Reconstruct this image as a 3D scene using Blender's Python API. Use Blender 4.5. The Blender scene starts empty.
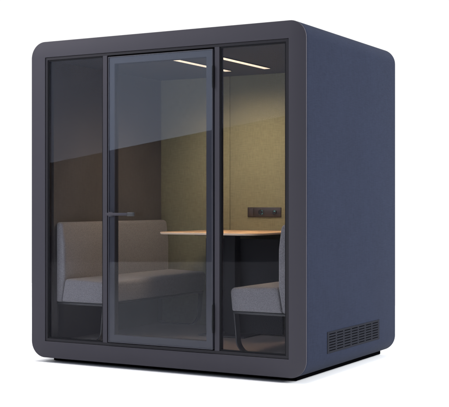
import bpy, bmesh, math, random
from mathutils import Vector, Matrix
random.seed(4)
sc = bpy.context.scene
COL = sc.collection

# ------------------------------------------------------------------ helpers
def link(name, bm, mats, parent=None, smooth=35, loc=None):
    me = bpy.data.meshes.new(name)
    bmesh.ops.recalc_face_normals(bm, faces=bm.faces[:])
    bm.to_mesh(me); bm.free()
    if not isinstance(mats, (list, tuple)): mats = [mats]
    for m in mats: me.materials.append(m)
    if smooth:
        me.polygons.foreach_set('use_smooth', [True] * len(me.polygons))
        try: me.set_sharp_from_angle(angle=math.radians(smooth))
        except Exception: pass
    o = bpy.data.objects.new(name, me); COL.objects.link(o)
    if parent: o.parent = parent
    if loc: o.location = loc
    return o

def thing(name, label, cat, loc=(0, 0, 0), group=None):
    o = bpy.data.objects.new(name, None); COL.objects.link(o)
    o.empty_display_size = .1
    o.location = loc; o['label'] = label; o['category'] = cat
    if group: o['group'] = group
    return o

def box(bm, x0, x1, y0, y1, z0, z1, bev=0, seg=2, mi=0):
    vs = [bm.verts.new((x, y, z)) for x in (x0, x1) for y in (y0, y1) for z in (z0, z1)]
    q = [(0,1,3,2), (4,6,7,5), (0,4,5,1), (2,3,7,6), (0,2,6,4), (1,5,7,3)]
    fs = [bm.faces.new([vs[i] for i in f]) for f in q]
    for f in fs: f.material_index = mi
    if bev:
        es = list({e for f in fs for e in f.edges})
        r = bmesh.ops.bevel(bm, geom=es, offset=bev, segments=seg, profile=.5, affect='EDGES')
        for f in r['faces']: f.material_index = mi
    return vs

def newbox(*a, **k):
    bm = bmesh.new(); box(bm, *a, **k); return bm

def rrect(x0, x1, z0, z1, r, n=12):
    """closed rounded rectangle, 4*(n+1) points, anticlockwise"""
    pts = []
    for cx, cz, a0 in ((x1-r, z1-r, 0), (x0+r, z1-r, 90), (x0+r, z0+r, 180), (x1-r, z0+r, 270)):
        for i in range(n+1):
            a = math.radians(a0 + 90*i/n)
            pts.append((cx + r*math.cos(a), cz + r*math.sin(a)))
    return pts

def loft(bm, loops, closed=False, cap0=False, cap1=False, mi=0):
    """loops: lists of 3D points of equal length"""
    rings = [[bm.verts.new(p) for p in L] for L in loops]
    n = len(rings[0]); m = len(rings)
    for i in range(m if closed else m-1):
        a, b = rings[i], rings[(i+1) % m]
        for j in range(n):
            f = bm.faces.new((a[j], a[(j+1) % n], b[(j+1) % n], b[j])); f.material_index = mi
    if cap0: bm.faces.new(rings[0]).material_index = mi
    if cap1: bm.faces.new(rings[-1][::-1]).material_index = mi
    return rings

def xz(pts, y): return [(x, y, z) for x, z in pts]

def cyl(bm, c, r, depth, axis='y', n=32, bev=0, mi=0):
    prof = [(r*math.cos(2*math.pi*i/n), r*math.sin(2*math.pi*i/n)) for i in range(n)]
    def ring(rr, d):
        k = rr/r; out = []
        for u, v in prof:
            if axis == 'y': out.append((c[0]+u*k, c[1]+d, c[2]+v*k))
            elif axis == 'z': out.append((c[0]+u*k, c[1]+v*k, c[2]+d))
            else: out.append((c[0]+d, c[1]+u*k, c[2]+v*k))
        return out
    h = depth/2
    L = [ring(r-bev, -h), ring(r, -h+bev), ring(r, h-bev), ring(r-bev, h)] if bev else [ring(r, -h), ring(r, h)]
    loft(bm, L, cap0=True, cap1=True, mi=mi)

# ------------------------------------------------------------------ materials
def nodes(name):
    m = bpy.data.materials.new(name); m.use_nodes = True
    nt = m.node_tree; b = nt.nodes['Principled BSDF']
    return m, nt, b

def add(nt, typ, **kw):
    n = nt.nodes.new(typ)
    for k, v in kw.items(): setattr(n, k, v)
    return n

def paint(name, col, rough=.45, metal=0., var=.06, bump=.02, spec=.5, scale=900):
    m, nt, b = nodes(name)
    tc = add(nt, 'ShaderNodeTexCoord')
    n1 = add(nt, 'ShaderNodeTexNoise'); n1.inputs['Scale'].default_value = 2.5; n1.inputs['Detail'].default_value = 5
    nt.links.new(tc.outputs['Object'], n1.inputs['Vector'])
    mx = add(nt, 'ShaderNodeMix', data_type='RGBA')
    mx.inputs['A'].default_value = (*[c*(1-var) for c in col], 1)
    mx.inputs['B'].default_value = (*[c*(1+var) for c in col], 1)
    nt.links.new(n1.outputs['Fac'], mx.inputs['Factor'])
    nt.links.new(mx.outputs['Result'], b.inputs['Base Color'])
    b.inputs['Roughness'].default_value = rough; b.inputs['Metallic'].default_value = metal
    b.inputs['Specular IOR Level'].default_value = spec
    n2 = add(nt, 'ShaderNodeTexNoise'); n2.inputs['Scale'].default_value = scale
    nt.links.new(tc.outputs['Object'], n2.inputs['Vector'])
    bp = add(nt, 'ShaderNodeBump'); bp.inputs['Strength'].default_value = bump*5; bp.inputs['Distance'].default_value = .0005
    nt.links.new(n2.outputs['Fac'], bp.inputs['Height']); nt.links.new(bp.outputs['Normal'], b.inputs['Normal'])
    return m

def fabric(name, col, col2, pitch=.004, rough=.95, bump=.5, dist=.0012, sheen=.15, mottle=.5, cloud=.12, axes=('Y', 'Z')):
    """woven cloth: crossed yarns (along two object axes) broken up by stretched noise"""
    m, nt, b = nodes(name)
    tc = add(nt, 'ShaderNodeTexCoord')
    sx = add(nt, 'ShaderNodeSeparateXYZ'); nt.links.new(tc.outputs['Object'], sx.inputs[0])
    def stretched(vec):
        mp = add(nt, 'ShaderNodeMapping'); mp.inputs['Scale'].default_value = vec
        nt.links.new(tc.outputs['Object'], mp.inputs['Vector'])
        n = add(nt, 'ShaderNodeTexNoise'); n.inputs['Scale'].default_value = 1; n.inputs['Detail'].default_value = 3
        nt.links.new(mp.outputs[0], n.inputs['Vector']); return n
    f = 1/pitch
    s1 = {'X': [f*.12]*3, 'Y': [f*.12]*3, 'Z': [f*.12]*3}
    v1 = [f*.1]*3; v2 = [f*.1]*3
    ia = 'XYZ'.index(axes[1]); v1[ia] = f*.9            # yarns running across (fine in z)
    ib = 'XYZ'.index(axes[0]); v2[ib] = f*.9
    if axes[0] == 'Y': v2[0] = f*.9                     # so that end faces weave too
    a1 = stretched(v1); a2 = stretched(v2)
    sm = add(nt, 'ShaderNodeMath', operation='ADD'); nt.links.new(a1.outputs['Fac'], sm.inputs[0]); nt.links.new(a2.outputs['Fac'], sm.inputs[1])
    mr = add(nt, 'ShaderNodeMapRange'); mr.inputs['From Min'].default_value = .7; mr.inputs['From Max'].default_value = 1.3
    nt.links.new(sm.outputs[0], mr.inputs['Value'])
    mx = add(nt, 'ShaderNodeMix', data_type='RGBA'); mx.inputs['A'].default_value = (*col, 1); mx.inputs['B'].default_value = (*col2, 1)
    nt.links.new(mr.outputs[0], mx.inputs['Factor'])
    cl = add(nt, 'ShaderNodeTexNoise'); cl.inputs['Scale'].default_value = 3.; cl.inputs['Detail'].default_value = 4
    nt.links.new(tc.outputs['Object'], cl.inputs['Vector'])
    cr = add(nt, 'ShaderNodeMapRange'); cr.inputs['From Min'].default_value = .3; cr.inputs['From Max'].default_value = .7
    cr.inputs['To Min'].default_value = 1-cloud; cr.inputs['To Max'].default_value = 1+cloud
    nt.links.new(cl.outputs['Fac'], cr.inputs['Value'])
    mul = add(nt, 'ShaderNodeVectorMath', operation='SCALE'); nt.links.new(mx.outputs['Result'], mul.inputs[0]); nt.links.new(cr.outputs[0], mul.inputs['Scale'])
    nt.links.new(mul.outputs[0], b.inputs['Base Color'])
    b.inputs['Roughness'].default_value = rough; b.inputs['Specular IOR Level'].default_value = .15
    b.inputs['Sheen Weight'].default_value = sheen; b.inputs['Sheen Roughness'].default_value = .6
    bp = add(nt, 'ShaderNodeBump'); bp.inputs['Strength'].default_value = bump; bp.inputs['Distance'].default_value = dist
    nt.links.new(sm.outputs[0], bp.inputs['Height']); nt.links.new(bp.outputs['Normal'], b.inputs['Normal'])
    return m

def boucle(name, col, col2, scale=190):
    """short looped upholstery cloth"""
    m, nt, b = nodes(name)
    tc = add(nt, 'ShaderNodeTexCoord')
    v = add(nt, 'ShaderNodeTexVoronoi'); v.inputs['Scale'].default_value = scale
    n = add(nt, 'ShaderNodeTexNoise'); n.inputs['Scale'].default_value = scale*.5; n.inputs['Detail'].default_value = 4
    for k in (v, n): nt.links.new(tc.outputs['Object'], k.inputs['Vector'])
    a = add(nt, 'ShaderNodeMath', operation='SUBTRACT'); nt.links.new(n.outputs['Fac'], a.inputs[0]); nt.links.new(v.outputs['Distance'], a.inputs[1])
    mr = add(nt, 'ShaderNodeMapRange'); mr.inputs['From Min'].default_value = -.25; mr.inputs['From Max'].default_value = .4
    nt.links.new(a.outputs[0], mr.inputs['Value'])
    mx = add(nt, 'ShaderNodeMix', data_type='RGBA'); mx.inputs['A'].default_value = (*col, 1); mx.inputs['B'].default_value = (*col2, 1)
    nt.links.new(mr.outputs[0], mx.inputs['Factor']); nt.links.new(mx.outputs['Result'], b.inputs['Base Color'])
    b.inputs['Roughness'].default_value = .95; b.inputs['Specular IOR Level'].default_value = .1
    b.inputs['Sheen Weight'].default_value = .2; b.inputs['Sheen Roughness'].default_value = .5
    bp = add(nt, 'ShaderNodeBump'); bp.inputs['Strength'].default_value = .7; bp.inputs['Distance'].default_value = .0025
    nt.links.new(a.outputs[0], bp.inputs['Height']); nt.links.new(bp.outputs['Normal'], b.inputs['Normal'])
    return m

def glass(name, tint, ior, refl=(1, 1, 1)):
    m = bpy.data.materials.new(name); m.use_nodes = True
    nt = m.node_tree; nt.nodes.clear()
    out = add(nt, 'ShaderNodeOutputMaterial'); mix = add(nt, 'ShaderNodeMixShader')
    tr = add(nt, 'ShaderNodeBsdfTransparent'); tr.inputs['Color'].default_value = (*tint, 1)
    gl = add(nt, 'ShaderNodeBsdfGlossy'); gl.inputs['Roughness'].default_value = 0.0; gl.inputs['Color'].default_value = (*refl, 1)
    fr = add(nt, 'ShaderNodeFresnel'); fr.inputs['IOR'].default_value = ior
    nt.links.new(fr.outputs[0], mix.inputs[0]); nt.links.new(tr.outputs[0], mix.inputs[1]); nt.links.new(gl.outputs[0], mix.inputs[2])
    nt.links.new(mix.outputs[0], out.inputs['Surface'])
    return m

def led(name, col, low, high):
    """LED diffuser with a downward optic: bright straight down, soft when seen from the side"""
    m, nt, b = nodes(name)
    b.inputs['Base Color'].default_value = (.8, .8, .8, 1)
    g = add(nt, 'ShaderNodeNewGeometry'); sx = add(nt, 'ShaderNodeSeparateXYZ'); nt.links.new(g.outputs['Incoming'], sx.inputs[0])
    mr = add(nt, 'ShaderNodeMapRange', interpolation_type='SMOOTHSTEP')
    mr.inputs['From Min'].default_value = -.10; mr.inputs['From Max'].default_value = -.80
    mr.inputs['To Min'].default_value = low; mr.inputs['To Max'].default_value = high
    nt.links.new(sx.outputs['Z'], mr.inputs['Value'])
    b.inputs['Emission Color'].default_value = (*col, 1); nt.links.new(mr.outputs[0], b.inputs['Emission Strength'])
    return m

def wood(name):
    m, nt, b = nodes(name)
    tc = add(nt, 'ShaderNodeTexCoord'); mp = add(nt, 'ShaderNodeMapping'); mp.inputs['Scale'].default_value = (22, 1.6, 22)
    nt.links.new(tc.outputs['Object'], mp.inputs['Vector'])
    n = add(nt, 'ShaderNodeTexNoise'); n.inputs['Scale'].default_value = 2; n.inputs['Detail'].default_value = 8; n.inputs['Distortion'].default_value = .6
    nt.links.new(mp.outputs[0], n.inputs['Vector'])
    r = add(nt, 'ShaderNodeValToRGB')
    r.color_ramp.elements[0].position = .3; r.color_ramp.elements[0].color = (.50, .31, .17, 1)
    r.color_ramp.elements[1].position = .7; r.color_ramp.elements[1].color = (.70, .48, .29, 1)
    nt.links.new(n.outputs['Fac'], r.inputs[0]); nt.links.new(r.outputs[0], b.inputs['Base Color'])
    b.inputs['Roughness'].default_value = .4
    return m

M = {
 'frame': paint('anthracite_powder_coat', (.0275, .0252, .0340), .65, spec=.3),
 'door': paint('blue_grey_powder_coat', (.0305, .0302, .0415), .5, spec=.35),
 'trim': paint('dark_trim', (.0135, .0126, .0162), .65, spec=.2),
 'gasket': paint('black_rubber', (.008, .008, .010), .8, spec=.15),
 'black': paint('black_metal', (.012, .012, .014), .45),
 'steel': paint('dark_steel', (.016, .016, .019), .45),
 'grille': paint('grille_paint', (.0028, .0036, .0080), .7, spec=.1),
 'shell': fabric('navy_fabric', (.0075, .0104, .0222), (.0108, .0147, .0296), .0055, bump=.75, sheen=0, cloud=.05),
 'felt': fabric('charcoal_felt', (.045, .042, .043), (.057, .053, .053), .005, bump=.3, axes=('Y', 'Z')),
 'olive': fabric('olive_fabric', (.168, .163, .102), (.220, .213, .138), .0060, bump=.35, cloud=.04, axes=('X', 'Z')),
 'ceil': paint('ceiling_panel', (.032, .031, .034), .8),
 'carpet': boucle('grey_brown_carpet', (.105, .078, .060), (.170, .130, .100), 240),
 'sofa': boucle('grey_upholstery', (.150, .146, .155), (.240, .235, .250), 280),
 'wood': wood('light_oak'),
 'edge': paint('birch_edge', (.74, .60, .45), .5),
 'glass': glass('clear_glass', (.94, .94, .95), 1.16, (.70, .70, .82)),
 'doorglass': glass('door_glass', (.90, .905, .92), 1.245, (.84, .86, .96)),
 'led': led('warm_led', (1.0, .77, .52), .85, 94),
 'panel': paint('dark_brown_plastic', (.030, .023, .023), .4),
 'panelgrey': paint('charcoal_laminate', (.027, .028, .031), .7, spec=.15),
 'hole': paint('black_plastic', (.006, .006, .007), .35),
 'teal': paint('teal_glint_dot', (.08, .30, .34), .25),  # painted teal reflection for the socket clips; also the knob's dot
 'void': paint('void_black', (.002, .002, .0025), 1., spec=0),  # contact shade put in as black; also backs the grille slots
}

# ------------------------------------------------------------------ sizes (metres)
HW, D, Z0, Z1, R = 1.11, 1.61, .035, 2.335, .118
OX, OZ0, OZ1 = .985, .154, 2.220          # opening in the front frame
GX, GZ0, GZ1 = .965, .176, 2.200          # visible glass
FL, CE, BW = .150, 2.196, 1.520           # carpet, ceiling, back wall
IW = .953                                  # inner face of the side walls

pod = thing('meeting_pod', 'dark navy fabric meeting pod with rounded corners, glass front and glass door', 'meeting pod', (0, D/2, 0))
def P(name, bm, mat, parent=None, smooth=35, **k):
    """part in world coordinates under pod (or under one of its parts)"""
    off = Vector((0, D/2, 0))
    bmesh.ops.translate(bm, verts=bm.verts[:], vec=-off)
    return link(name, bm, mat, parent or pod, smooth)

# --- fabric shell -----------------------------------------------------------
bm = bmesh.new()
def outer(inset, n=14): return rrect(-HW+inset, HW-inset, Z0+inset, Z1-inset, R-inset, n)
inn = rrect(-.985, .985, .128, 2.222, .004, 14)
L = [xz(inn, 1.560), xz(inn, .055), xz(outer(.02), .055), xz(outer(.02), .016), xz(outer(.003), .0145), xz(outer(.0008), .0175)]
L += [xz(outer(0), .03), xz(outer(0), 1.0), xz(outer(0), 1.595), xz(outer(.0015), 1.602), xz(outer(.005), 1.607), xz(outer(.012), 1.610)]
loft(bm, L, cap0=True, cap1=True)
P('outer_shell', bm, M['shell'])

# --- front frame ------------------------------------------------------------
bm = bmesh.new()
op = rrect(-OX, OX, OZ0, OZ1, .003, 14)
def inset_op(d): return rrect(-OX-d, OX+d, OZ0-d, OZ1+d, .003, 14)
L = [xz(outer(.018), .0125), xz(outer(.0005), .0095), xz(outer(0), .008), xz(outer(0), .0042), xz(outer(.0012), .0014), xz(outer(.0042), 0.0),
     xz(inset_op(.0015), 0.0), xz(op, .0015), xz(op, .052), xz(outer(.03), .052)]
loft(bm, L, closed=True)
P('front_frame', bm, M['frame'])

# --- inner trim ring and mullions -------------------------------------------
bm = bmesh.new()
a = rrect(-OX+.0025, OX-.0025, OZ0+.0025, OZ1-.0025, .002, 2); b_ = rrect(-GX, GX, GZ0, GZ1, .002, 2)
L = [xz(a, .05), xz(a, .006), xz(b_, .004), xz(b_, .05)]
loft(bm, L, closed=True)
P('window_trim', bm, M['trim'])
for s in (-1, 1):
    x0, x1 = sorted((s*.4355, s*.473))
    P('mullion', newbox(x0, x1, .002, .058, GZ0-.0005, GZ1+.0005, bev=.0015, seg=1), M['frame'])
# --- fixed side windows ------------------------------------------------------
for s in (-1, 1):
    x0, x1 = sorted((s*.4735, s*(GX-.0005)))
    bm = bmesh.new()
    o_ = rrect(x0, x1, GZ0+.0005, GZ1-.0005, .001, 1); i_ = rrect(x0+.010, x1-.010, GZ0+.010, GZ1-.010, .001, 1)
    loft(bm, [xz(o_, .022), xz(o_, .010), xz(i_, .010), xz(i_, .022)], closed=True)
    w = P('side_window', bm, M['gasket'])
    w['label'] = 'narrow fixed window left of the glass door' if s < 0 else 'narrow fixed window right of the glass door'
    P('glass_pane', newbox(x0+.006, x1-.006, .013, .021, GZ0+.006, GZ1-.006), M['glass'], w, smooth=0)

# --- door --------------------------------------------------------------------
DX, DZ0, DZ1, FW = .421, .182, 2.188, .050
DXR = .4265
bm = bmesh.new()
def leaf(d): return rrect(-DX+d, DXR-d, DZ0+d, DZ1-d, .003, 2)
i_ = rrect(-DX+FW, DXR-FW-.004, DZ0+FW+.004, DZ1-FW, .002, 2); i2 = rrect(-DX+FW-.002, DXR-FW-.002, DZ0+FW+.002, DZ1-FW+.002, .002, 2)
i3 = rrect(-DX+FW+.001, DXR-FW-.005, DZ0+FW+.005, DZ1-FW-.001, .002, 2); inset_leaf = rrect(-DX+.02, DXR-.02, DZ0+.02, DZ1-.02, .002, 2)
loft(bm, [xz(leaf(0), .050), xz(leaf(0), -.0065), xz(leaf(.001), -.0075), xz(leaf(.0055), -.0075), xz(leaf(.0058), .0), xz(i2, .0), xz(i_, .002), xz(i_, .008), xz(inset_leaf, .008), xz(inset_leaf, .050)], closed=True)
loft(bm, [xz(i_, .0085), xz(i3, .010), xz(i3, .046), xz(inset_leaf, .046), xz(inset_leaf, .0085)], closed=True, mi=1)
door = P('door', bm, [M['door'], M['trim']])
# full-face glass set into the leaf, covering its stiles and rails
P('glass_pane', newbox(-DX+.0062, DXR-.0062, -.0068, -.0012, DZ0+.0062, DZ1-.0062), M['doorglass'], door, smooth=0)
# lever handle: rose, neck, lever with a darker grip end
bm = bmesh.new()
box(bm, -.414, -.378, -.013, -.0070, 1.066, 1.098, bev=.0025)
cyl(bm, (-.396, -.032, 1.082), .009, .040, 'y', 24)
box(bm, -.408, -.226, -.060, -.048, 1.073, 1.092, bev=.004)
box(bm, -.2255, -.172, -.062, -.046, 1.069, 1.096, bev=.004, mi=1)
box(bm, -.1715, -.166, -.0615, -.0465, 1.070, 1.095, bev=.002, mi=2)
P('handle', bm, [M['frame'], M['black'], M['steel']], door)
# hinges in the gap between the door and the right mullion
for zc, hh in ((2.002, .075), (.388, .095)):
    bm = bmesh.new()
    cyl(bm, (.4300, -.009, zc), .0058, hh*2, 'z', 20, bev=.002)
    for k in (-.34, .34): cyl(bm, (.4300, -.009, zc+k*hh), .0064, .004, 'z', 20)
    box(bm, .4222, .4285, -.0100, -.0076, zc-hh*.8, zc+hh*.8, bev=.0008, seg=1)
    P('hinge', bm, M['gasket'], door)
# black rebate behind the door gap
bm = bmesh.new()
ro = rrect(-.4355, .4355, GZ0+.0005, GZ1-.0005, .001, 1); ri = rrect(-.400, .400, DZ0+.02, DZ1-.02, .001, 1)
loft(bm, [xz(ro, .060), xz(ro, .0515), xz(ri, .0515), xz(ri, .060)], closed=True)
P('door_seal', bm, M['trim'])

# --- interior lining ----------------------------------------------------------
for s in (-1, 1):
    x0, x1 = sorted((s*IW, s*.984))
    P('wall_panel', newbox(x0, x1, .062, 1.555, .129, 2.221), M['felt'], smooth=0)
for x0, x1 in ((-.952, -.2885), (-.2835, .2835), (.2885, .952)):
    P('back_panel', newbox(x0, x1, BW, 1.548, FL-.005, CE+.01, bev=.0025, seg=2), M['olive'])
P('ceiling_panel', newbox(-.9525, .9525, .0625, 1.519, CE, 2.22), M['ceil'], smooth=0)
P('carpet', newbox(-.9525, .9525, .0625, 1.519, .130, FL), M['carpet'], smooth=0)
P('contact_shade_block', newbox(-.990, .990, .11, 1.60, .003, .06), M['void'])  # added black block that stands in for the contact shadow below the pod
for sx in (-1, 1):
    for y in (.30, 1.40):
        bm = bmesh.new(); cyl(bm, (sx*.90, y, .020), .024, .036, 'z', 24, bev=.004)
        P('levelling_foot', bm, M['black'])
# light strips: slim aluminium channel with a warm diffuser
for xc in (-.098, .242):
    bm = bmesh.new(); box(bm, xc-.031, xc+.031, .345, 1.160, CE-.0078, CE+.002, bev=.001, seg=1)
    t = P('light_strip', bm, M['black'])
    P('diffuser', newbox(xc-.027, xc+.027, .349, 1.156, CE-.0085, CE-.0035, bev=.0012, seg=1), M['led'], t)

# --- power panel on the back wall ---------------------------------------------
bm = newbox(-.118, .184, BW-.010, BW+.001, 1.048, 1.126, bev=.004)
pp = P('power_panel', bm, M['panel'])
P('switch', newbox(-.110, -.062, BW-.0145, BW-.0095, 1.056, 1.118, bev=.002), M['panel'], pp)
bm = bmesh.new()
def tube_ring(bm, c, r0, r1, d, mi=0, n=40):
    L = []
    for rr, dy in ((r1, 0), (r1, -d), (r1-.001, -d-.001), (r0+.001, -d-.001), (r0, -d), (r0, 0)):
        L.append([(c[0]+rr*math.cos(2*math.pi*i/n), c[1]+dy, c[2]+rr*math.sin(2*math.pi*i/n)) for i in range(n)])
    loft(bm, L, closed=True, mi=mi)
tube_ring(bm, (.004, BW-.0095, 1.087), .021, .027, .004, 0)
cyl(bm, (.004, BW-.0105, 1.087), .0205, .002, 'y', 32, mi=1)
for dz in (-.0095, .0095): cyl(bm, (.004, BW-.0125, 1.087+dz), .0032, .003, 'y', 14, mi=0)
for a0 in (-60, 20):                                     # earth clips, teal reflected light put into their colour
    pts = []
    for rr, dy in ((.0205, -.012), (.0205, -.0165), (.0165, -.0165), (.0165, -.012)):
        pts.append([(.004+rr*math.cos(math.radians(a0+i*5)), BW+dy, 1.087+rr*math.sin(math.radians(a0+i*5))) for i in range(10)])
    n = 10
    R4 = [[bm.verts.new(p) for p in q] for q in pts]
    for i in range(4):
        for j in range(n-1):
            bm.faces.new((R4[i][j], R4[i][j+1], R4[(i+1) % 4][j+1], R4[(i+1) % 4][j])).material_index = 2
    for e in (0, n-1): bm.faces.new([R4[i][e] for i in range(4)]).material_index = 2
P('power_socket', bm, [M['panel'], M['hole'], M['teal']], pp)
bm = bmesh.new()
cyl(bm, (.128, BW-.014, 1.087), .019, .012, 'y', 32, bev=.002)
box(bm, .125, .140, BW-.0235, BW-.0195, 1.092, 1.100, bev=.001, seg=1, mi=1)
P('dimmer_knob', bm, [M['hole'], M['teal']], pp)

# --- vent grille on the right side ----------------------------------------------
VY0, VY1, VZ0, VZ1 = .325, 1.265, .160, .304
bm = bmesh.new()
nc, nr = 7, 7
xo, xi = HW+.0030, HW-.002
mz, my, slot = .0145, .0200, .0058                       # border, slot height
pz = (VZ1-VZ0-2*mz-slot)/(nr-1); cw = (VY1-VY0-2*my)/nc
zs = [VZ0+mz+slot/2+pz*k for k in range(nr)]              # slot centres
edges = [VZ0] + [v for z in zs for v in (z-slot/2, z+slot/2)] + [VZ1]
for k in range(0, len(edges), 2):                         # plain bands between the rows of slots
    box(bm, xi, xo, VY0, VY1, edges[k], edges[k+1], bev=.0006, seg=1)
for z in zs:                                              # webs between the slots of a row
    for k in range(nc+1):
        yc = VY0+my+cw*k
        y0, y1 = (VY0, yc+.010) if k == 0 else ((yc-.010, VY1) if k == nc else (yc-.013, yc+.013))
        box(bm, xi, xo-.0004, y0, y1, z-slot/2-.0002, z+slot/2+.0002)
box(bm, HW-.004, HW+.0006, VY0+.004, VY1-.004, VZ0+.004, VZ1-.004, mi=1)
P('vent_grille', bm, [M['grille'], M['void']])

# ------------------------------------------------------------------ sofas
def rounded_slab(bm, prof, y0, y1, end=.02, seg=4, mi=0):
    """closed xz outline swept along y with softened ends"""
    cx = sum(p[0] for p in prof)/len(prof); cz = sum(p[1] for p in prof)/len(prof)
    ex = max(abs(p[0]-cx) for p in prof); ez = max(abs(p[1]-cz) for p in prof)
    L = []
    for i in range(seg+1):
        a = math.pi/2*i/seg; d = end*(1-math.sin(a)); y = y0+end*(1-math.cos(a))
        L.append((y, d))
    ring = lambda y, d: [(cx+(x-cx)*(ex-d)/ex, y, cz+(z-cz)*(ez-d)/ez) for x, z in prof]
    loops = [ring(y, d) for y, d in L]
    k = 14
    for i in range(1, k): loops.append(ring(y0+end+(y1-y0-2*end)*i/k, 0))
    loops += [ring(y0+y1-y, d) for y, d in reversed(L)]
    loft(bm, loops, cap0=True, cap1=True, mi=mi)

def outline(pts, r, n=6):
    """polygon with each corner rounded by its own radius"""
    out = []; N = len(pts)
    for i in range(N):
        p = Vector(pts[i]); a = (Vector(pts[i-1])-p).normalized(); c = (Vector(pts[(i+1) % N])-p).normalized()
        ang = a.angle(c); rr = r[i]; t = rr/math.tan(ang/2)
        cen = p+(a+c).normalized()*rr/math.sin(ang/2)
        s, e = p+a*t, p+c*t
        v0, v1 = s-cen, e-cen
        th = math.atan2(v0.x*v1.y-v0.y*v1.x, v0.dot(v1))
        for k in range(n+1):
            q = Matrix.Rotation(th*k/n, 2) @ v0
            out.append((cen.x+q.x, cen.y+q.y))
    return out

SL = 1.436                                       # sofa length
sofa = thing('sofa', 'grey upholstered bench sofa along the left wall, seen behind the glass door', 'sofa', (-.73, .798, FL), 'facing sofas inside the pod')
def S(name, bm, mat, smooth=40):
    """sofa parts modelled in world place, kept relative to the sofa"""
    bmesh.ops.translate(bm, verts=bm.verts[:], vec=-Vector((-.73, .798, FL)))
    return link(name, bm, mat, sofa, smooth)
ya, yb = .798-SL/2, .798+SL/2
bm = bmesh.new()
rounded_slab(bm, outline([(-.950, .436), (-.901, .436), (-.868, .60), (-.868, .86), (-.892, 1.020), (-.950, 1.020)], [.008, .008, .15, .25, .030, .018]), ya, yb, .022)
S('backrest', bm, M['sofa'])
bm = bmesh.new()
rounded_slab(bm, outline([(-.897, .438), (-.524, .438), (-.508, .594), (-.866, .608)], [.010, .012, .034, .028]), ya-.004, yb+.004, .020)
S('seat', bm, M['sofa'])
bm = newbox(-.945, -.528, ya+.01, yb-.01, .419, .434, bev=.002)
S('seat_frame', bm, M['black'])
def sled(yc):
    """flat bar: down from the seat's front edge, curved into a runner along the floor, up at the wall"""
    t, hw = .008, .029
    path = [(-.536, .418)]
    rad, x_b, z_b = .095, -.566, FL+.005
    path.append((-.552, z_b+rad))
    for i in range(1, 11):
        a = math.pi/2*i/10
        path.append((-.552-rad*(1-math.cos(a)), z_b+rad*(1-math.sin(a))))
    path.append((-.90, z_b))
    path.append((-.935, z_b+.02)); path.append((-.935, .418))
    bm = bmesh.new(); n = len(path); rings = []
    for i, p in enumerate(path):
        p = Vector(p); d = Vector(path[min(i+1, n-1)])-Vector(path[max(i-1, 0)]); d.normalize()
        nn = Vector((-d.y, d.x))*t/2
        q0, q1 = p+nn, p-nn
        rings.append([(q0.x, yc-hw, q0.y), (q0.x, yc+hw, q0.y), (q1.x, yc+hw, q1.y), (q1.x, yc-hw, q1.y)])
    loft(bm, rings, cap0=True, cap1=True)
    return bm
for yc in (ya+.04, yb-.04): S('leg', sled(yc), M['steel'])
right = sofa.copy(); COL.objects.link(right)
right.location = (.73, .798, FL); right.rotation_euler = (0, 0, math.pi)
right['label'] = 'grey upholstered bench sofa along the right wall, seen through the right side window'
for ch in list(sofa.children):
    c = ch.copy(); COL.objects.link(c); c.parent = right

# ------------------------------------------------------------------ table
TZ = .941
table = thing('table', 'light oak table with thin rounded top between the two sofas', 'table', (0, 1.06, FL))
def T(name, bm, mat):
    bmesh.ops.translate(bm, verts=bm.verts[:], vec=-Vector((0, 1.06, FL)))
    return link(name, bm, mat, table, 35)
def plan(d):
    x0, x1, y0, y1 = -.46+d, .40-d, .64+d, BW-.002
    r = .13-d
    pts = [(x1, y1), (x0, y1)]
    for i in range(13):
        a = math.radians(180+90*i/12); pts.append((x0+r+r*math.cos(a), y0+r+r*math.sin(a)))
    for i in range(13):
        a = math.radians(270+90*i/12); pts.append((x1-r+r*math.cos(a), y0+r+r*math.sin(a)))
    return pts
bm = bmesh.new()
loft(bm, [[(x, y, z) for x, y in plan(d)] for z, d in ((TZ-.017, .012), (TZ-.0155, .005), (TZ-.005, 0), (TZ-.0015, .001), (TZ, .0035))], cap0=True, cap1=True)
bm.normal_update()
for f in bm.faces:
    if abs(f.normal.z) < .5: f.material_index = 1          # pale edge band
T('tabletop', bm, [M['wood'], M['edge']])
bm = bmesh.new()
box(bm, -.045, .045, 1.00, 1.09, FL+.012, TZ-.028, bev=.004)
T('pedestal', bm, M['panelgrey'])
T('base_plate', newbox(-.20, .20, .86, 1.23, FL+.0005, FL+.012, bev=.003), M['black'])
T('mounting_plate', newbox(-.22, .22, .84, 1.25, TZ-.0275, TZ-.0175, bev=.002, seg=1), M['black'])
T('under_table_shade', newbox(-.27, .40, 1.10, 1.125, FL+.012, .885, bev=.003), M['panelgrey'])  # dark slab added to stand in for shade below the tabletop

# ------------------------------------------------------------------ floor (white studio sheet)
fx, fy = -.488, -.873                            # its near end lies squarely behind the camera
e0 = Vector((-6.6, -12.8)); tdir = Vector((fy, -fx))
bm = bmesh.new()
pts = [e0+tdir*9, e0-tdir*9, e0-tdir*9-Vector((fx, fy))*19, e0+tdir*9-Vector((fx, fy))*19]
bm.faces.new([bm.verts.new((p.x, p.y, 0)) for p in pts])
fm, nt, b = nodes('white_studio_floor')
b.inputs['Base Color'].default_value = (.83, .83, .83, 1); b.inputs['Roughness'].default_value = .6; b.inputs['Specular IOR Level'].default_value = .2
tc = add(nt, 'ShaderNodeTexCoord'); n = add(nt, 'ShaderNodeTexNoise'); n.inputs['Scale'].default_value = 60; nt.links.new(tc.outputs['Object'], n.inputs['Vector'])
bp = add(nt, 'ShaderNodeBump'); bp.inputs['Strength'].default_value = .05; nt.links.new(n.outputs['Fac'], bp.inputs['Height']); nt.links.new(bp.outputs['Normal'], b.inputs['Normal'])
fl = link('floor', bm, fm, None, 0)
fl['kind'] = 'structure'

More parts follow.
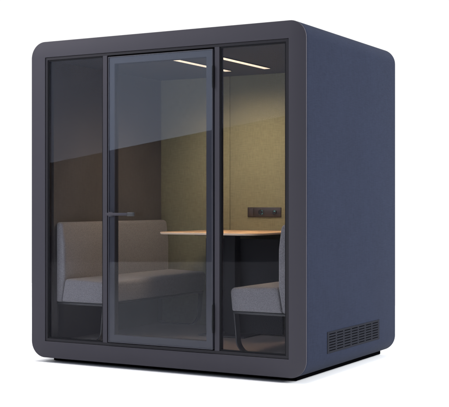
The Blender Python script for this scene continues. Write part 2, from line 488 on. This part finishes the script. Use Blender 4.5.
# ------------------------------------------------------------------ lamps
def area(name, loc, aim, sx, sy, energy, col, spread=180, roll=0):
    d = bpy.data.lights.new(name, 'AREA'); d.shape = 'RECTANGLE'; d.size = sx; d.size_y = sy
    d.energy = energy; d.color = col; d.spread = math.radians(spread)
    o = bpy.data.objects.new(name, d); COL.objects.link(o); o.location = loc
    q = (Vector(aim)-Vector(loc)).to_track_quat('-Z', 'Y')
    o.rotation_euler = (q.to_matrix().to_4x4() @ Matrix.Rotation(math.radians(roll), 4, 'Z')).to_euler()
    return o
# overhead grid softbox
area('overhead_softbox', (-.5, -2.4, 9), (-.5, -2.1, 0), 24, 24, 24*24*math.pi*1.0, (1, 1, 1), 28)
# tall tilted softbox in front, left of the camera: lights the front and lies mirrored in the glass
e1, e2 = Vector((-5.68, -6, 1.726)), Vector((-1.95, -6, 2.255))
u = (e2-e1).normalized(); v = Vector((-u.z, 0, u.x))
if v.z < 0: v = -v
c = (e1-u*1.2+e2+u*1.4)/2 + v*2.0
wid = (e2-e1).length+2.6
d = bpy.data.lights.new('front_softbox', 'AREA'); d.shape = 'RECTANGLE'; d.size = wid; d.size_y = 4.0
d.color = (.76, .86, 1.0); d.energy = wid*4.0*math.pi*3.2
o = bpy.data.objects.new('front_softbox', d); COL.objects.link(o)
nrm = Vector((0, 1, 0))                          # shines towards +y
mw = Matrix((u, nrm.cross(u) * 1, -nrm)).transposed()
mw = Matrix.Identity(3); mw.col[0] = u; mw.col[2] = -nrm; mw.col[1] = (-nrm).cross(u)
o.matrix_world = Matrix.Translation(c) @ mw.to_4x4()
# small key lamp high on the left, close to the front
area('key_lamp', (-3.2, -2.2, 4.2), (-.8, 0, 1.9), 2.0, 2.0, 60, (1, .95, 1), 120)
# bluish side softbox for the fabric side
area('side_softbox', (7.6, 2.2, 4.2), (1.1, .8, .3), 3.5, 3.5, 520, (.93, .96, 1.0), 120)

# ------------------------------------------------------------------ world: white cyclorama behind, dim studio in front
w = bpy.data.worlds.new('World'); sc.world = w; w.use_nodes = True
nt = w.node_tree; bg = nt.nodes['Background']
tc = add(nt, 'ShaderNodeTexCoord'); sx = add(nt, 'ShaderNodeSeparateXYZ'); nt.links.new(tc.outputs['Generated'], sx.inputs[0])
mr = add(nt, 'ShaderNodeMapRange'); mr.inputs['From Min'].default_value = -.25; mr.inputs['From Max'].default_value = .0
nt.links.new(sx.outputs['Y'], mr.inputs['Value'])
mx = add(nt, 'ShaderNodeMix', data_type='RGBA'); mx.inputs['A'].default_value = (.20, .21, .25, 1); mx.inputs['B'].default_value = (1.05, 1.05, 1.05, 1)
nt.links.new(mr.outputs[0], mx.inputs['Factor']); nt.links.new(mx.outputs['Result'], bg.inputs['Color'])
bg.inputs['Strength'].default_value = 1

# ------------------------------------------------------------------ camera
cam = bpy.data.cameras.new('camera'); co = bpy.data.objects.new('camera', cam); COL.objects.link(co)
co.location = (4.118, -6.450, 1.157); co.rotation_euler = (math.radians(90), 0, math.radians(29.2))
cam.sensor_width = 36; cam.sensor_fit = 'HORIZONTAL'; cam.lens = 89.32; cam.clip_end = 500
sc.camera = co

sc.view_settings.view_transform = 'Standard'; sc.view_settings.look = 'None'; sc.view_settings.gamma = 1; sc.view_settings.exposure = 0
sc.cycles.use_denoising = True; sc.cycles.use_adaptive_sampling = False
sc.cycles.max_bounces = 10; sc.cycles.transparent_max_bounces = 16; sc.cycles.diffuse_bounces = 5
sc.cycles.sample_clamp_indirect = 6
